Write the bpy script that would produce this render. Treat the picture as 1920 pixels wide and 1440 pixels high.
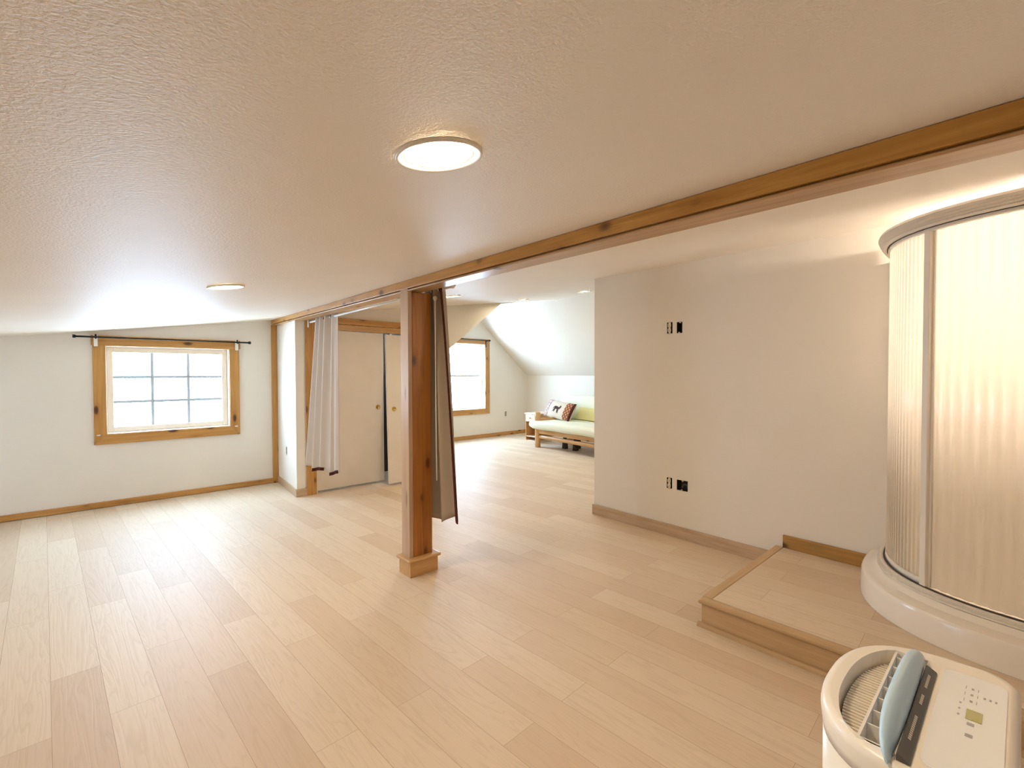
import bpy, bmesh, math, random
from mathutils import Vector, Matrix
random.seed(7)
sc = bpy.context.scene
for o in list(bpy.data.objects):
    bpy.data.objects.remove(o)
COL = sc.collection
PI = math.pi

# ------------------------------------------------------------------ camera
cd = bpy.data.cameras.new('camera'); cam = bpy.data.objects.new('camera', cd); COL.objects.link(cam)
yaw, pitch, roll = math.radians(42.59048741), math.radians(-1.21340795), math.radians(-0.15877828)
fwd = Vector((math.sin(yaw)*math.cos(pitch), math.cos(yaw)*math.cos(pitch), math.sin(pitch)))
rt0 = Vector((math.cos(yaw), -math.sin(yaw), 0)); up0 = rt0.cross(fwd)
rt = rt0*math.cos(roll) + up0*math.sin(roll); up = -rt0*math.sin(roll) + up0*math.cos(roll)
mw = Matrix.Identity(4)
for i in range(3):
    mw[i][0], mw[i][1], mw[i][2] = rt[i], up[i], -fwd[i]
mw[2][3] = 1.35
cam.matrix_world = mw
cd.sensor_width = 36.0; cd.sensor_fit = 'HORIZONTAL'
cd.lens = 885.135*36.0/1920.0
cd.clip_start = 0.02
sc.camera = cam

# ------------------------------------------------------------------ world / exposure
SKY = 31.0
LAMP = 215.0
w = bpy.data.worlds.new('sky'); sc.world = w; w.use_nodes = True
bg = w.node_tree.nodes['Background']
bg.inputs[0].default_value = (0.53, 0.75, 1.0, 1); bg.inputs[1].default_value = SKY
sc.view_settings.view_transform = 'Standard'
sc.view_settings.look = 'None'
sc.view_settings.gamma = 1.0
sc.view_settings.use_curve_mapping = False
sc.view_settings.exposure = 0.06
sc.cycles.use_denoising = True
sc.cycles.filter_width = 1.0
sc.cycles.max_bounces = 14
sc.cycles.diffuse_bounces = 9
sc.cycles.glossy_bounces = 5
sc.cycles.transmission_bounces = 8
sc.cycles.transparent_max_bounces = 8
sc.cycles.sample_clamp_indirect = 8.0


def portal(name, loc, sx, sy, direction):
    ld = bpy.data.lights.new(name, 'AREA'); ld.shape = 'RECTANGLE'; ld.size = sx; ld.size_y = sy
    ld.cycles.is_portal = True
    o = bpy.data.objects.new(name, ld); COL.objects.link(o); o.location = loc
    o.rotation_euler = Vector(direction).to_track_quat('-Z', 'Y').to_euler()
    return o


portal('daylight_portal', (0.76, 6.53, 1.20), 1.05, 0.86, (0, -1, 0))
portal('daylight_portal', (-2.48, 4.60, .98), .95, 0.58, (1, 0, 0))
portal('daylight_portal', (5.86, 7.96, 1.30), 1.16, 1.42, (0, -1, 0))


# ------------------------------------------------------------------ helpers
def cz(x, y):
    return 1.7225 + 0.1403*x + 0.0081*y


def rslope(x):
    return 1.34 + 0.842*(7.586-x)


def lslope(x):
    return 2.424 + 0.75*(x-4.76)


class MB:
    """collects shapes; build() links them as ONE mesh object"""
    def __init__(s):
        s.bm = bmesh.new()

    def f(s, vs, smooth=False):
        try:
            fc = s.bm.faces.new(vs); fc.smooth = smooth
            return fc
        except ValueError:
            return None

    def hexa(s, p):           # p: 4 bottom ccw, 4 top
        v = [s.bm.verts.new(q) for q in p]
        for idx in ((3, 2, 1, 0), (4, 5, 6, 7), (0, 1, 5, 4), (1, 2, 6, 5), (2, 3, 7, 6), (3, 0, 4, 7)):
            s.f([v[i] for i in idx])
        return s

    def box(s, x0, x1, y0, y1, z0, z1):
        return s.hexa([(x0, y0, z0), (x1, y0, z0), (x1, y1, z0), (x0, y1, z0),
                       (x0, y0, z1), (x1, y0, z1), (x1, y1, z1), (x0, y1, z1)])

    def bar(s, a, b, w, h, side=None):
        """box from a to b (centre line), width w along side, height h"""
        a, b = Vector(a), Vector(b); d = (b-a).normalized()
        sd = Vector(side) if side else d.cross(Vector((0, 0, 1)))
        if sd.length < 1e-5:
            sd = Vector((1, 0, 0))
        sd = (sd - d*sd.dot(d)).normalized(); u = sd.cross(d)
        q = []
        for p in (a, b):
            q.append([p-sd*w/2-u*h/2, p+sd*w/2-u*h/2, p+sd*w/2+u*h/2, p-sd*w/2+u*h/2])
        return s.hexa(q[0]+q[1])

    def prism(s, poly, ext):
        ext = Vector(ext)
        a = [s.bm.verts.new(p) for p in poly]; b = [s.bm.verts.new(Vector(p)+ext) for p in poly]
        s.f(a[::-1]); s.f(b)
        n = len(poly)
        for i in range(n):
            s.f([a[i], a[(i+1) % n], b[(i+1) % n], b[i]])
        return s

    def tube(s, pts, r, n=12, smooth=True, caps=True):
        pts = [Vector(p) for p in pts]
        rs = r if isinstance(r, (list, tuple)) else [r]*len(pts)
        rings = []
        ref = None
        for i, p in enumerate(pts):
            d = (pts[min(i+1, len(pts)-1)]-pts[max(i-1, 0)]).normalized()
            if ref is None:
                ref = Vector((0, 0, 1)) if abs(d.z) < .9 else Vector((1, 0, 0))
            a = (ref - d*ref.dot(d)).normalized(); ref = a; b = d.cross(a)
            rings.append([s.bm.verts.new(p+(a*math.cos(2*PI*k/n)+b*math.sin(2*PI*k/n))*rs[i]) for k in range(n)])
        for r0, r1 in zip(rings, rings[1:]):
            for k in range(n):
                s.f([r0[k], r0[(k+1) % n], r1[(k+1) % n], r1[k]], smooth)
        if caps:
            s.f(rings[0][::-1]); s.f(rings[-1])
        return s

    def lathe(s, prof, c=(0, 0, 0), n=40, axis=(0, 0, 1), smooth=True, closed=False):
        """prof: (r, h) along axis"""
        c = Vector(c); ax = Vector(axis).normalized()
        a = Vector((1, 0, 0)) if abs(ax.x) < .9 else Vector((0, 1, 0))
        a = (a-ax*a.dot(ax)).normalized(); b = ax.cross(a)
        rings = []
        for r, h in prof:
            if r < 1e-6:
                rings.append([s.bm.verts.new(c+ax*h)])
            else:
                rings.append([s.bm.verts.new(c+ax*h+(a*math.cos(2*PI*k/n)+b*math.sin(2*PI*k/n))*r) for k in range(n)])
        pairs = list(zip(rings, rings[1:]))
        if closed:
            pairs.append((rings[-1], rings[0]))
        for r0, r1 in pairs:
            for k in range(n):
                k2 = (k+1) % n
                if len(r0) == 1 and len(r1) == 1:
                    continue
                if len(r0) == 1:
                    s.f([r0[0], r1[k2], r1[k]], smooth)
                elif len(r1) == 1:
                    s.f([r0[k], r0[k2], r1[0]], smooth)
                else:
                    s.f([r0[k], r0[k2], r1[k2], r1[k]], smooth)
        return s

    def grid(s, fn, nu, nv, smooth=True, closed_u=False):
        V = [[s.bm.verts.new(fn(i/(nu if closed_u else nu-1), j/(nv-1))) for j in range(nv)] for i in range(nu)]
        for i in range(nu if closed_u else nu-1):
            for j in range(nv-1):
                i2 = (i+1) % nu
                s.f([V[i][j], V[i2][j], V[i2][j+1], V[i][j+1]], smooth)
        return V

    def build(s, name, mat, parent=None, local=False, bevel=0, solid=0, seg=2, fix=True, auto=False):
        if fix:
            bmesh.ops.recalc_face_normals(s.bm, faces=s.bm.faces[:])
        me = bpy.data.meshes.new(name)
        off = Vector((0, 0, 0))
        if parent is not None and not local:
            p = parent
            while p is not None:
                off += p.location; p = p.parent
            for v in s.bm.verts:
                v.co -= off
        s.bm.to_mesh(me); s.bm.free()
        o = bpy.data.objects.new(name, me); COL.objects.link(o)
        if mat is not None:
            me.materials.append(mat)
        if parent is not None:
            o.parent = parent
        if solid:
            m = o.modifiers.new('thickness', 'SOLIDIFY'); m.thickness = solid; m.offset = 0
        if bevel:
            m = o.modifiers.new('edges', 'BEVEL'); m.width = bevel; m.segments = seg; m.limit_method = 'ANGLE'; m.angle_limit = math.radians(40)
        return o


def crisp(o, deg=24):
    m = o.modifiers.new('crisp_edges', 'EDGE_SPLIT'); m.split_angle = math.radians(deg)
    return o


def thing(name, label, cat, loc=(0, 0, 0), rotz=0, group=None):
    o = bpy.data.objects.new(name, None); COL.objects.link(o)
    o.location = loc; o.rotation_euler = (0, 0, rotz); o.empty_display_size = .05
    return tag(o, label, cat, group)


def tag(o, label, cat, group=None):
    o['label'] = label; o['category'] = cat
    if group:
        o['group'] = group
    return o


def struct(o, label=None):
    o['kind'] = 'structure'
    if label:
        o['label'] = label
    return o


def dup(root, loc, label=None):
    r = root.copy(); COL.objects.link(r); r.location = loc
    if label:
        r['label'] = label
    for ch in list(root.children):
        c = ch.copy(); COL.objects.link(c); c.parent = r
        for g in list(ch.children):
            d = g.copy(); COL.objects.link(d); d.parent = c
    return r


# ------------------------------------------------------------------ materials
class NT:
    def __init__(s, name):
        s.m = bpy.data.materials.new(name); s.m.use_nodes = True
        s.t = s.m.node_tree; s.b = s.t.nodes['Principled BSDF']; s.out = s.t.nodes['Material Output']

    def n(s, typ, **kw):
        x = s.t.nodes.new(typ)
        for k, v in kw.items():
            setattr(x, k, v)
        return x

    def l(s, a, b):
        s.t.links.new(a, b)

    def math(s, op, a, b=None, clamp=False):
        x = s.n('ShaderNodeMath', operation=op, use_clamp=clamp)
        for i, v in enumerate((a, b)):
            if v is None:
                continue
            if isinstance(v, (int, float)):
                x.inputs[i].default_value = v
            else:
                s.l(v, x.inputs[i])
        return x.outputs[0]

    def mix(s, fac, a, b, blend='MIX'):
        x = s.n('ShaderNodeMix', data_type='RGBA', blend_type=blend)
        if isinstance(fac, (int, float)):
            x.inputs[0].default_value = fac
        else:
            s.l(fac, x.inputs[0])
        for i, v in ((6, a), (7, b)):
            if isinstance(v, tuple):
                x.inputs[i].default_value = v if len(v) == 4 else (*v, 1)
            else:
                s.l(v, x.inputs[i])
        return x.outputs[2]

    def ramp(s, fac, stops):
        x = s.n('ShaderNodeValToRGB')
        while len(x.color_ramp.elements) < len(stops):
            x.color_ramp.elements.new(.5)
        for e, (p, c) in zip(x.color_ramp.elements, stops):
            e.position = p; e.color = c if len(c) == 4 else (*c, 1)
        s.l(fac, x.inputs[0])
        return x.outputs[0]

    def coords(s, scale=(1, 1, 1), rot=(0, 0, 0), rnd=True):
        tc = s.n('ShaderNodeTexCoord'); mp = s.n('ShaderNodeMapping')
        mp.inputs['Scale'].default_value = scale; mp.inputs['Rotation'].default_value = rot
        if rnd:
            oi = s.n('ShaderNodeObjectInfo'); va = s.n('ShaderNodeVectorMath', operation='MULTIPLY_ADD')
            s.l(oi.outputs['Random'], va.inputs[0]); va.inputs[1].default_value = (3.7, 5.1, 2.3)
            s.l(tc.outputs['Object'], va.inputs[2]); s.l(va.outputs[0], mp.inputs[0])
        else:
            s.l(tc.outputs['Object'], mp.inputs[0])
        return mp.outputs[0]

    def noise(s, vec, scale, detail=3, rough=.5, dist=0):
        x = s.n('ShaderNodeTexNoise'); x.inputs['Scale'].default_value = scale
        x.inputs['Detail'].default_value = detail; x.inputs['Roughness'].default_value = rough; x.inputs['Distortion'].default_value = dist
        if vec is not None:
            s.l(vec, x.inputs['Vector'])
        return x.outputs[0]

    def bump(s, h, strength=.3, dist=.01):
        x = s.n('ShaderNodeBump'); x.inputs['Strength'].default_value = strength; x.inputs['Distance'].default_value = dist
        s.l(h, x.inputs['Height']); s.l(x.outputs[0], s.b.inputs['Normal'])


def plain(name, col, rough=.5, metal=0, bump=None, spec=.5, emit=None, sub=0):
    k = NT(name); b = k.b
    b.inputs['Base Color'].default_value = (*col, 1); b.inputs['Roughness'].default_value = rough
    b.inputs['Metallic'].default_value = metal; b.inputs['Specular IOR Level'].default_value = spec
    if emit:
        b.inputs['Emission Color'].default_value = (*emit[0], 1); b.inputs['Emission Strength'].default_value = emit[1]
    # slight procedural mottling keeps big flat colours alive
    nz = k.noise(k.coords(), 6, 3)
    c = k.mix(nz, tuple(x*.94 for x in col), tuple(min(1, x*1.05) for x in col))
    k.l(c, b.inputs['Base Color'])
    if bump:
        k.bump(k.noise(k.coords(rnd=False), bump[0], 2), bump[1], bump[2])
    return k.m


def paint(name, col, rough, bscale, bstr, bdist, spec=.5):
    k = NT(name); b = k.b
    v = k.coords(rnd=False)
    nz = k.noise(v, 2.5, 4)
    k.l(k.mix(nz, tuple(x*.96 for x in col), tuple(min(1, x*1.03) for x in col)), b.inputs['Base Color'])
    b.inputs['Roughness'].default_value = rough; b.inputs['Specular IOR Level'].default_value = spec
    h = k.noise(v, bscale, 3, .55, .3)
    h2 = k.ramp(h, [(.38, (0, 0, 0)), (.62, (1, 1, 1))])
    k.bump(h2, bstr, bdist)
    return k.m


def pine(name, axis, light, dark, knotc=(.09, .03, .012), rough=.32, knots=1.0, kscale=(4.0, 10.0), lowk=.13, blue=None, spec=.5):
    """board lumber with the grain along axis 0/1/2"""
    k = NT(name); b = k.b
    def sc3(al, ac):
        v = [ac, ac, ac]; v[axis] = al
        return tuple(v)
    base = k.coords(sc3(1.0, 1.0))
    warp = k.noise(base, 2.2, 2)
    # knots
    vo = k.n('ShaderNodeTexVoronoi', feature='F1'); vo.inputs['Scale'].default_value = 1.0; vo.inputs['Randomness'].default_value = .95
    kv = k.coords(sc3(*kscale)); k.l(kv, vo.inputs['Vector'])
    kd = vo.outputs['Distance']
    # grain : noise stretched along the board, bent around the knots
    gv = k.coords(sc3(1.6, 34.0))
    g1 = k.noise(gv, 1.0, 4, .6, .8)
    near = k.ramp(kd, [(0, (1, 1, 1)), (.42, (0, 0, 0))])
    g2 = k.math('ADD', g1, k.math('MULTIPLY', near, .22))
    col = k.mix(k.ramp(g2, [(.3, (0, 0, 0)), (.75, (1, 1, 1))]), light, dark)
    tone = k.noise(k.coords(sc3(.9, 5.0)), 1.0, 2)
    if blue:
        col = k.mix(k.ramp(tone, [(.50, (0, 0, 0)), (.72, (1, 1, 1))]), col, blue)
    else:
        col = k.mix(k.ramp(tone, [(.45, (0, 0, 0)), (.8, (.6, .6, .6))]), col, dark)
    if knots > 0:
        kn = k.ramp(kd, [(lowk*.45, (1, 1, 1)), (lowk, (.85, .85, .85)), (lowk*1.7, (0, 0, 0))])
        col = k.mix(k.math('MULTIPLY', kn, knots), col, knotc)
    k.l(col, b.inputs['Base Color'])
    b.inputs['Roughness'].default_value = rough; b.inputs['Specular IOR Level'].default_value = spec
    k.bump(g1, .08, .004)
    return k.m


def plank_floor():
    k = NT('vinyl_plank_floor'); b = k.b
    v = k.coords(rot=(0, 0, math.radians(90-2.2)), rnd=False)
    br = k.n('ShaderNodeTexBrick'); br.offset = .37; br.offset_frequency = 2; br.squash = 1
    k.l(v, br.inputs['Vector'])
    br.inputs['Scale'].default_value = 1.0; br.inputs['Brick Width'].default_value = 1.22; br.inputs['Row Height'].default_value = .166
    br.inputs['Mortar Size'].default_value = .0009; br.inputs['Mortar Smooth'].default_value = .1; br.inputs['Bias'].default_value = 0
    br.inputs['Color1'].default_value = (0, 0, 0, 1); br.inputs['Color2'].default_value = (1, 1, 1, 1); br.inputs['Mortar'].default_value = (.5, .5, .5, 1)
    sep = k.n('ShaderNodeSeparateColor'); k.l(br.outputs['Color'], sep.inputs[0])
    rnd = sep.outputs[0]
    # per plank offset for the figure
    off = k.n('ShaderNodeVectorMath', operation='MULTIPLY_ADD')
    k.l(br.outputs['Color'], off.inputs[0]); off.inputs[1].default_value = (23.0, 11.0, 3.0); k.l(v, off.inputs[2])
    mp = k.n('ShaderNodeMapping'); mp.inputs['Scale'].default_value = (1.1, 13.0, 1.0); k.l(off.outputs[0], mp.inputs[0])
    fig = k.noise(mp.outputs[0], 1.0, 3, .5, .6)
    mp2 = k.n('ShaderNodeMapping'); mp2.inputs['Scale'].default_value = (4.0, 110.0, 1.0); k.l(off.outputs[0], mp2.inputs[0])
    fine = k.noise(mp2.outputs[0], 1.0, 3, .6)
    rings = k.math('PINGPONG', k.math('MULTIPLY', fig, 9.0), .5)          # cathedral lines
    rings = k.math('MULTIPLY', rings, 2.0)
    col = k.ramp(rnd, [(0, (.635, .495, .355)), (.3, (.69, .555, .41)), (.7, (.725, .60, .455)), (1, (.75, .635, .49))])
    col = k.mix(k.math('MULTIPLY', k.ramp(rings, [(0, (1, 1, 1)), (.35, (0, 0, 0))]), .16), col, (.40, .26, .15))
    col = k.mix(k.math('MULTIPLY', fine, .22), col, (.45, .31, .19))
    col = k.mix(br.outputs['Fac'], col, (.42, .30, .19))
    k.l(col, b.inputs['Base Color'])
    r = k.math('ADD', .46, k.math('MULTIPLY', fine, .14)); k.l(r, b.inputs['Roughness'])
    b.inputs['Specular IOR Level'].default_value = .5
    hh = k.math('SUBTRACT', k.math('MULTIPLY', k.math('ADD', rings, fine), .35), k.math('MULTIPLY', br.outputs['Fac'], .6))
    k.bump(hh, .20, .004)
    return k.m


def glass_pane():
    k = NT('window_glass')
    tr = k.n('ShaderNodeBsdfTransparent'); gl = k.n('ShaderNodeBsdfGlossy'); gl.inputs['Roughness'].default_value = .02
    fr = k.n('ShaderNodeFresnel'); fr.inputs['IOR'].default_value = 1.45
    mx = k.n('ShaderNodeMixShader'); ge = k.n('ShaderNodeNewGeometry'); k.l(k.math('MULTIPLY', fr.outputs[0], k.math('SUBTRACT', 1.0, ge.outputs['Backfacing'])), mx.inputs[0]); k.l(tr.outputs[0], mx.inputs[1]); k.l(gl.outputs[0], mx.inputs[2])
    k.l(mx.outputs[0], k.out.inputs[0])
    return k.m


def ribbed_acrylic():
    k = NT('ribbed_acrylic')
    b = k.b
    b.inputs['Base Color'].default_value = (.96, .93, .86, 1); b.inputs['Roughness'].default_value = .22; b.inputs['IOR'].default_value = 1.35
    k.bump(k.noise(k.coords(scale=(1, 1, .45), rnd=False), 70, 2), .5, .004)
    tl = k.n('ShaderNodeBsdfTranslucent'); tl.inputs[0].default_value = (.99, .97, .94, 1)
    gl = k.n('ShaderNodeBsdfRefraction'); gl.inputs['Roughness'].default_value = .28; gl.inputs['IOR'].default_value = 1.2
    gl.inputs[0].default_value = (1, .985, .96, 1)
    df = k.n('ShaderNodeBsdfDiffuse'); df.inputs[0].default_value = (.82, .76, .66, 1)
    gs = k.n('ShaderNodeBsdfGlossy'); gs.inputs['Roughness'].default_value = .18
    for x in (tl, gl, gs):
        k.l(k.t.nodes['Bump'].outputs[0], x.inputs['Normal'])
    m1 = k.n('ShaderNodeMixShader'); at = k.n('ShaderNodeAttribute'); at.attribute_name = 'rib'; k.l(k.math('ADD', .40, k.math('MULTIPLY', at.outputs['Fac'], .30)), m1.inputs[0]); k.l(tl.outputs[0], m1.inputs[1]); k.l(gl.outputs[0], m1.inputs[2])
    m2 = k.n('ShaderNodeMixShader'); m2.inputs[0].default_value = .06; k.l(m1.outputs[0], m2.inputs[1]); k.l(df.outputs[0], m2.inputs[2])
    m3 = k.n('ShaderNodeMixShader'); m3.inputs[0].default_value = .05; k.l(m2.outputs[0], m3.inputs[1]); k.l(gs.outputs[0], m3.inputs[2])
    k.l(m3.outputs[0], k.out.inputs[0])
    return k.m


def fabric(name, col, rough=.85, trans=.0, weave=900):
    k = NT(name); b = k.b
    v = k.coords()
    nz = k.noise(v, 3, 3)
    k.l(k.mix(nz, tuple(x*.93 for x in col), tuple(min(1, x*1.06) for x in col)), b.inputs['Base Color'])
    b.inputs['Roughness'].default_value = rough; b.inputs['Specular IOR Level'].default_value = .2
    k.bump(k.noise(v, weave, 1), .15, .001)
    if trans:
        tl = k.n('ShaderNodeBsdfTranslucent'); tl.inputs[0].default_value = (*col, 1)
        mx = k.n('ShaderNodeMixShader'); mx.inputs[0].default_value = trans
        k.l(b.outputs[0], mx.inputs[1]); k.l(tl.outputs[0], mx.inputs[2]); k.l(mx.outputs[0], k.out.inputs[0])
    return k.m


M = {}
M['wall'] = paint('cream_wall_paint', (.80, .75, .665), .55, 160, .12, .002, .35)
M['ceiling'] = paint('textured_ceiling_paint', (.88, .82, .735), .54, 150, .26, .0035, .5)
M['floor'] = plank_floor()
M['white_door'] = plain('white_door_laminate', (.80, .74, .66), .4)
M['dark'] = plain('closet_shade_dark_wood', (.05, .04, .035), .8)  # paints the shade inside the closet; also the dark futon feet
AMBER = ((.60, .33, .105), (.40, .18, .04))
M['pine_x'] = pine('amber_pine_x', 0, *AMBER)
M['pine_y'] = pine('amber_pine_y', 1, *AMBER)
M['pine_z'] = pine('amber_pine_z', 2, *AMBER)
M['beam_y'] = pine('beam_pine_y', 1, (.60, .32, .075), (.40, .18, .03), kscale=(4.0, 7.0), lowk=.12)
M['beam_under'] = pine('beam_under_y', 1, (.56, .35, .17), (.40, .22, .085), kscale=(4, 8.0), lowk=.10)
M['post_z'] = pine('post_cedar_z', 2, (.47, .19, .028), (.27, .085, .010), kscale=(4, 9.0), lowk=.11)
M['pale_y'] = pine('pale_wood_y', 1, (.60, .44, .29), (.44, .30, .18), knots=0, rough=.45)
M['pale_x'] = pine('pale_wood_x', 0, (.60, .44, .29), (.44, .30, .18), knots=0, rough=.45)
M['green_pine_y'] = pine('stained_pine_y', 1, (.50, .24, .05), (.25, .17, .06), kscale=(4, 9), lowk=.14)
M['step_y'] = pine('step_oak_y', 1, (.56, .385, .21), (.46, .30, .15), knots=0, rough=.42)
M['step_x'] = pine('step_oak_x', 0, (.60, .42, .24), (.50, .33, .17), knots=0, rough=.42)
M['log_z'] = pine('log_pine_z', 2, (.66, .42, .20), (.50, .28, .11), kscale=(3, 9), lowk=.05)
M['log_y'] = pine('log_pine_y', 1, (.62, .38, .17), (.46, .25, .09), kscale=(2, 9), lowk=.06)
M['log_x'] = pine('log_pine_x', 0, (.62, .38, .17), (.46, .25, .09), kscale=(2, 9), lowk=.06)
M['vinyl'] = plain('almond_vinyl', (.72, .60, .48), .4)
M['vinyl_white'] = plain('white_vinyl', (.82, .80, .76), .35)
M['grid'] = plain('grey_window_grille', (.42, .46, .48), .5)
M['glass'] = glass_pane()
M['black_metal'] = plain('black_rod_metal', (.018, .02, .022), .4, .4)
M['white_metal'] = plain('white_enamel', (.85, .84, .80), .3)
M['brass'] = plain('brass', (.62, .42, .12), .28, 1.0)
M['receptacle'] = plain('ivory_receptacle', (.72, .62, .46), .4)
M['steel'] = plain('galvanised_strap', (.62, .56, .46), .4, .6)
M['box'] = plain('electrical_box_dark', (.035, .026, .02), .6)
M['slot'] = plain('receptacle_slots', (.05, .04, .03), .6)
M['cable'] = plain('dark_cable', (.06, .055, .045), .45)
M['trim_white'] = plain('light_trim_enamel', (.86, .80, .71), .35)
M['lamp'] = plain('lamp_diffuser', (.9, .86, .8), .5, emit=((1.0, .80, .54), LAMP))
M['cream_fabric'] = fabric('cream_curtain_cloth', (.74, .66, .58), trans=.25)
M['taupe_fabric'] = fabric('taupe_curtain_cloth', (.46, .38, .30), trans=.12)
M['brown_trim'] = fabric('brown_curtain_band', (.075, .022, .014))
M['mattress'] = fabric('pale_green_cover', (.77, .80, .66), weave=500)
M['yellow_cover'] = fabric('yellow_green_cover', (.76, .72, .36), weave=500)
M['pillow'] = fabric('oatmeal_tapestry', (.62, .53, .43), weave=600)
M['motif'] = fabric('dark_brown_thread', (.05, .025, .018))
M['acrylic_base'] = plain('cream_acrylic', (.84, .775, .68), .22)
M['alu'] = plain('almond_enamelled_aluminium', (.76, .70, .61), .33)
M['grime'] = plain('dark_seal', (.06, .045, .035), .6)
M['panel'] = ribbed_acrylic()
M['ac_white'] = plain('cream_plastic', (.89, .84, .76), .3)
M['ac_panel'] = plain('white_panel_daylit_tint', (.86, .90, .97), .16)  # cool tint painted in for blue daylight on a white panel
M['ac_grey'] = plain('grille_shade_plastic', (.16, .145, .12), .5)
M['ac_daylit'] = plain('daylit_blue_plastic', (.55, .77, 1.0), .28)  # blue painted in for the daylight falling on the flap
M['ac_label'] = plain('dark_grey_label', (.10, .10, .10), .4)
M['print'] = plain('grey_print', (.42, .43, .47), .5)
M['print_light'] = plain('light_print', (.62, .58, .52), .5)
M['lcd'] = plain('yellow_green_display', (.42, .40, .10), .25)
M['night'] = pine('nightstand_pine', 2, (.62, .34, .14), (.46, .22, .07), kscale=(3, 8), lowk=.03)
M['night_pale'] = plain('pale_drawer_wood', (.74, .60, .46), .4)


def plaid():
    k = NT('plaid_band'); v = k.coords(rot=(0, math.radians(0), 0), rnd=False)
    sx = k.n('ShaderNodeSeparateXYZ'); k.l(v, sx.inputs[0])
    a = k.math('PINGPONG', k.math('MULTIPLY', k.math('ADD', sx.outputs[1], sx.outputs[2]), 14.0), .5)
    c = k.math('PINGPONG', k.math('MULTIPLY', k.math('SUBTRACT', sx.outputs[1], sx.outputs[2]), 14.0), .5)
    mn = k.math('MINIMUM', a, c)
    k.l(k.mix(k.ramp(mn, [(.10, (1, 1, 1)), (.18, (0, 0, 0))]), (.52, .24, .10), (.17, .04, .02)), k.b.inputs['Base Color'])
    k.b.inputs['Roughness'].default_value = .9
    return k.m


def paisley():
    k = NT('patterned_band'); v = k.coords(rnd=False)
    vo = k.n('ShaderNodeTexVoronoi'); vo.inputs['Scale'].default_value = 22; k.l(v, vo.inputs[0])
    k.l(k.ramp(vo.outputs['Distance'], [(.18, (.60, .47, .42)), (.32, (.20, .07, .06)), (.5, (.55, .42, .40))]), k.b.inputs['Base Color'])
    k.b.inputs['Roughness'].default_value = .9
    return k.m


M['plaid'] = plaid(); M['paisley'] = paisley()


# ------------------------------------------------------------------ setting: walls
def wall_grid(name, A, B, t, top, zb=0.0, holes=(), left_normal=True, sbreaks=(), mat=None):
    """vertical wall along the line A->B, thickness t to the left (or right) of it; top(s) gives its height; holes = (s0, s1, z0, z1)"""
    A, B = Vector((*A, 0)), Vector((*B, 0)); L = (B-A).length; d = (B-A)/L
    n = Vector((-d.y, d.x, 0)) if left_normal else Vector((d.y, -d.x, 0))
    S = sorted({0.0, L, *sbreaks, *[h[0] for h in holes], *[h[1] for h in holes]})
    Z = sorted({zb, *[h[2] for h in holes], *[h[3] for h in holes]})
    nS, nZ = len(S)-1, len(Z)
    mb = MB(); cache = {}

    def vert(i, j, k):
        key = (i, j, k)
        if key not in cache:
            z = top(S[i]) if j == nZ else Z[j]
            p = A + d*S[i] + n*(t*k); cache[key] = mb.bm.verts.new((p.x, p.y, z))
        return cache[key]

    def solid(i, j):
        if i < 0 or j < 0 or i >= nS or j >= nZ:
            return False
        sm = (S[i]+S[i+1])/2
        if j == nZ-1:
            return True
        zm = (Z[j]+Z[j+1])/2
        return not any(h[0] < sm < h[1] and h[2] < zm < h[3] for h in holes)
    for i in range(nS):
        for j in range(nZ):
            if not solid(i, j):
                continue
            for k in (0, 1):
                mb.f([vert(i, j, k), vert(i+1, j, k), vert(i+1, j+1, k), vert(i, j+1, k)])
            if not solid(i-1, j):
                mb.f([vert(i, j, 0), vert(i, j+1, 0), vert(i, j+1, 1), vert(i, j, 1)])
            if not solid(i+1, j):
                mb.f([vert(i+1, j, 0), vert(i+1, j+1, 0), vert(i+1, j+1, 1), vert(i+1, j, 1)])
            if not solid(i, j-1):
                mb.f([vert(i, j, 0), vert(i+1, j, 0), vert(i+1, j, 1), vert(i, j, 1)])
            if not solid(i, j+1):
                mb.f([vert(i, j+1, 0), vert(i+1, j+1, 0), vert(i+1, j+1, 1), vert(i, j+1, 1)])
    o = mb.build(name, mat or M['wall'])
    struct(o)
    return o, A, d, n


X0, Y0 = -2.3, -1.6            # room behind and left of the camera
YW = 6.35                      # window wall on the left
YC = 5.42                      # closet front
Y2 = 7.78                      # gable wall with the second window
XK = 7.62                      # knee wall behind the futon
XR = 6.07                      # where the low ceiling meets the steep slope

# floor
struct(MB().prism([(X0-.1, Y0-.1, -.12), (XK+.1, Y0-.1, -.12), (XK+.1, Y2+.15, -.12), (X0-.1, Y2+.15, -.12)], (0, 0, .12)).build('floor', M['floor']))

# low sloped ceiling : one slab
cp = [(X0-.1, Y0-.1), (XR, Y0-.1), (XR, YC), (3.74, YC), (3.74, YW+.1), (X0-.1, YW+.1)]
struct(MB().prism([(x, y, cz(x, y)) for x, y in cp], (0, 0, .12)).build('ceiling', M['ceiling']))
# steep slopes of the gable
mb = MB()
mb.prism([(XR, Y0-.1, rslope(XR)), (XK+.05, Y0-.1, rslope(XK+.05)), (XK+.05, YC, rslope(XK+.05)), (XR, YC, rslope(XR))], (.06, 0, .1))
xr = 5.573
mb.prism([(xr, YC, rslope(xr)), (XK+.05, YC, rslope(XK+.05)), (XK+.05, Y2+.1, rslope(XK+.05)), (xr, Y2+.1, rslope(xr))], (.06, 0, .1))
struct(mb.build('ceiling_slope_right', M['wall']))
struct(MB().prism([(3.70, YC+.001, lslope(3.70)), (xr, YC+.001, lslope(xr)), (xr, Y2+.1, lslope(xr)), (3.70, Y2+.1, lslope(3.70))], (-.06, 0, .1)).build('ceiling_slope_left', M['wall']))

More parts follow.
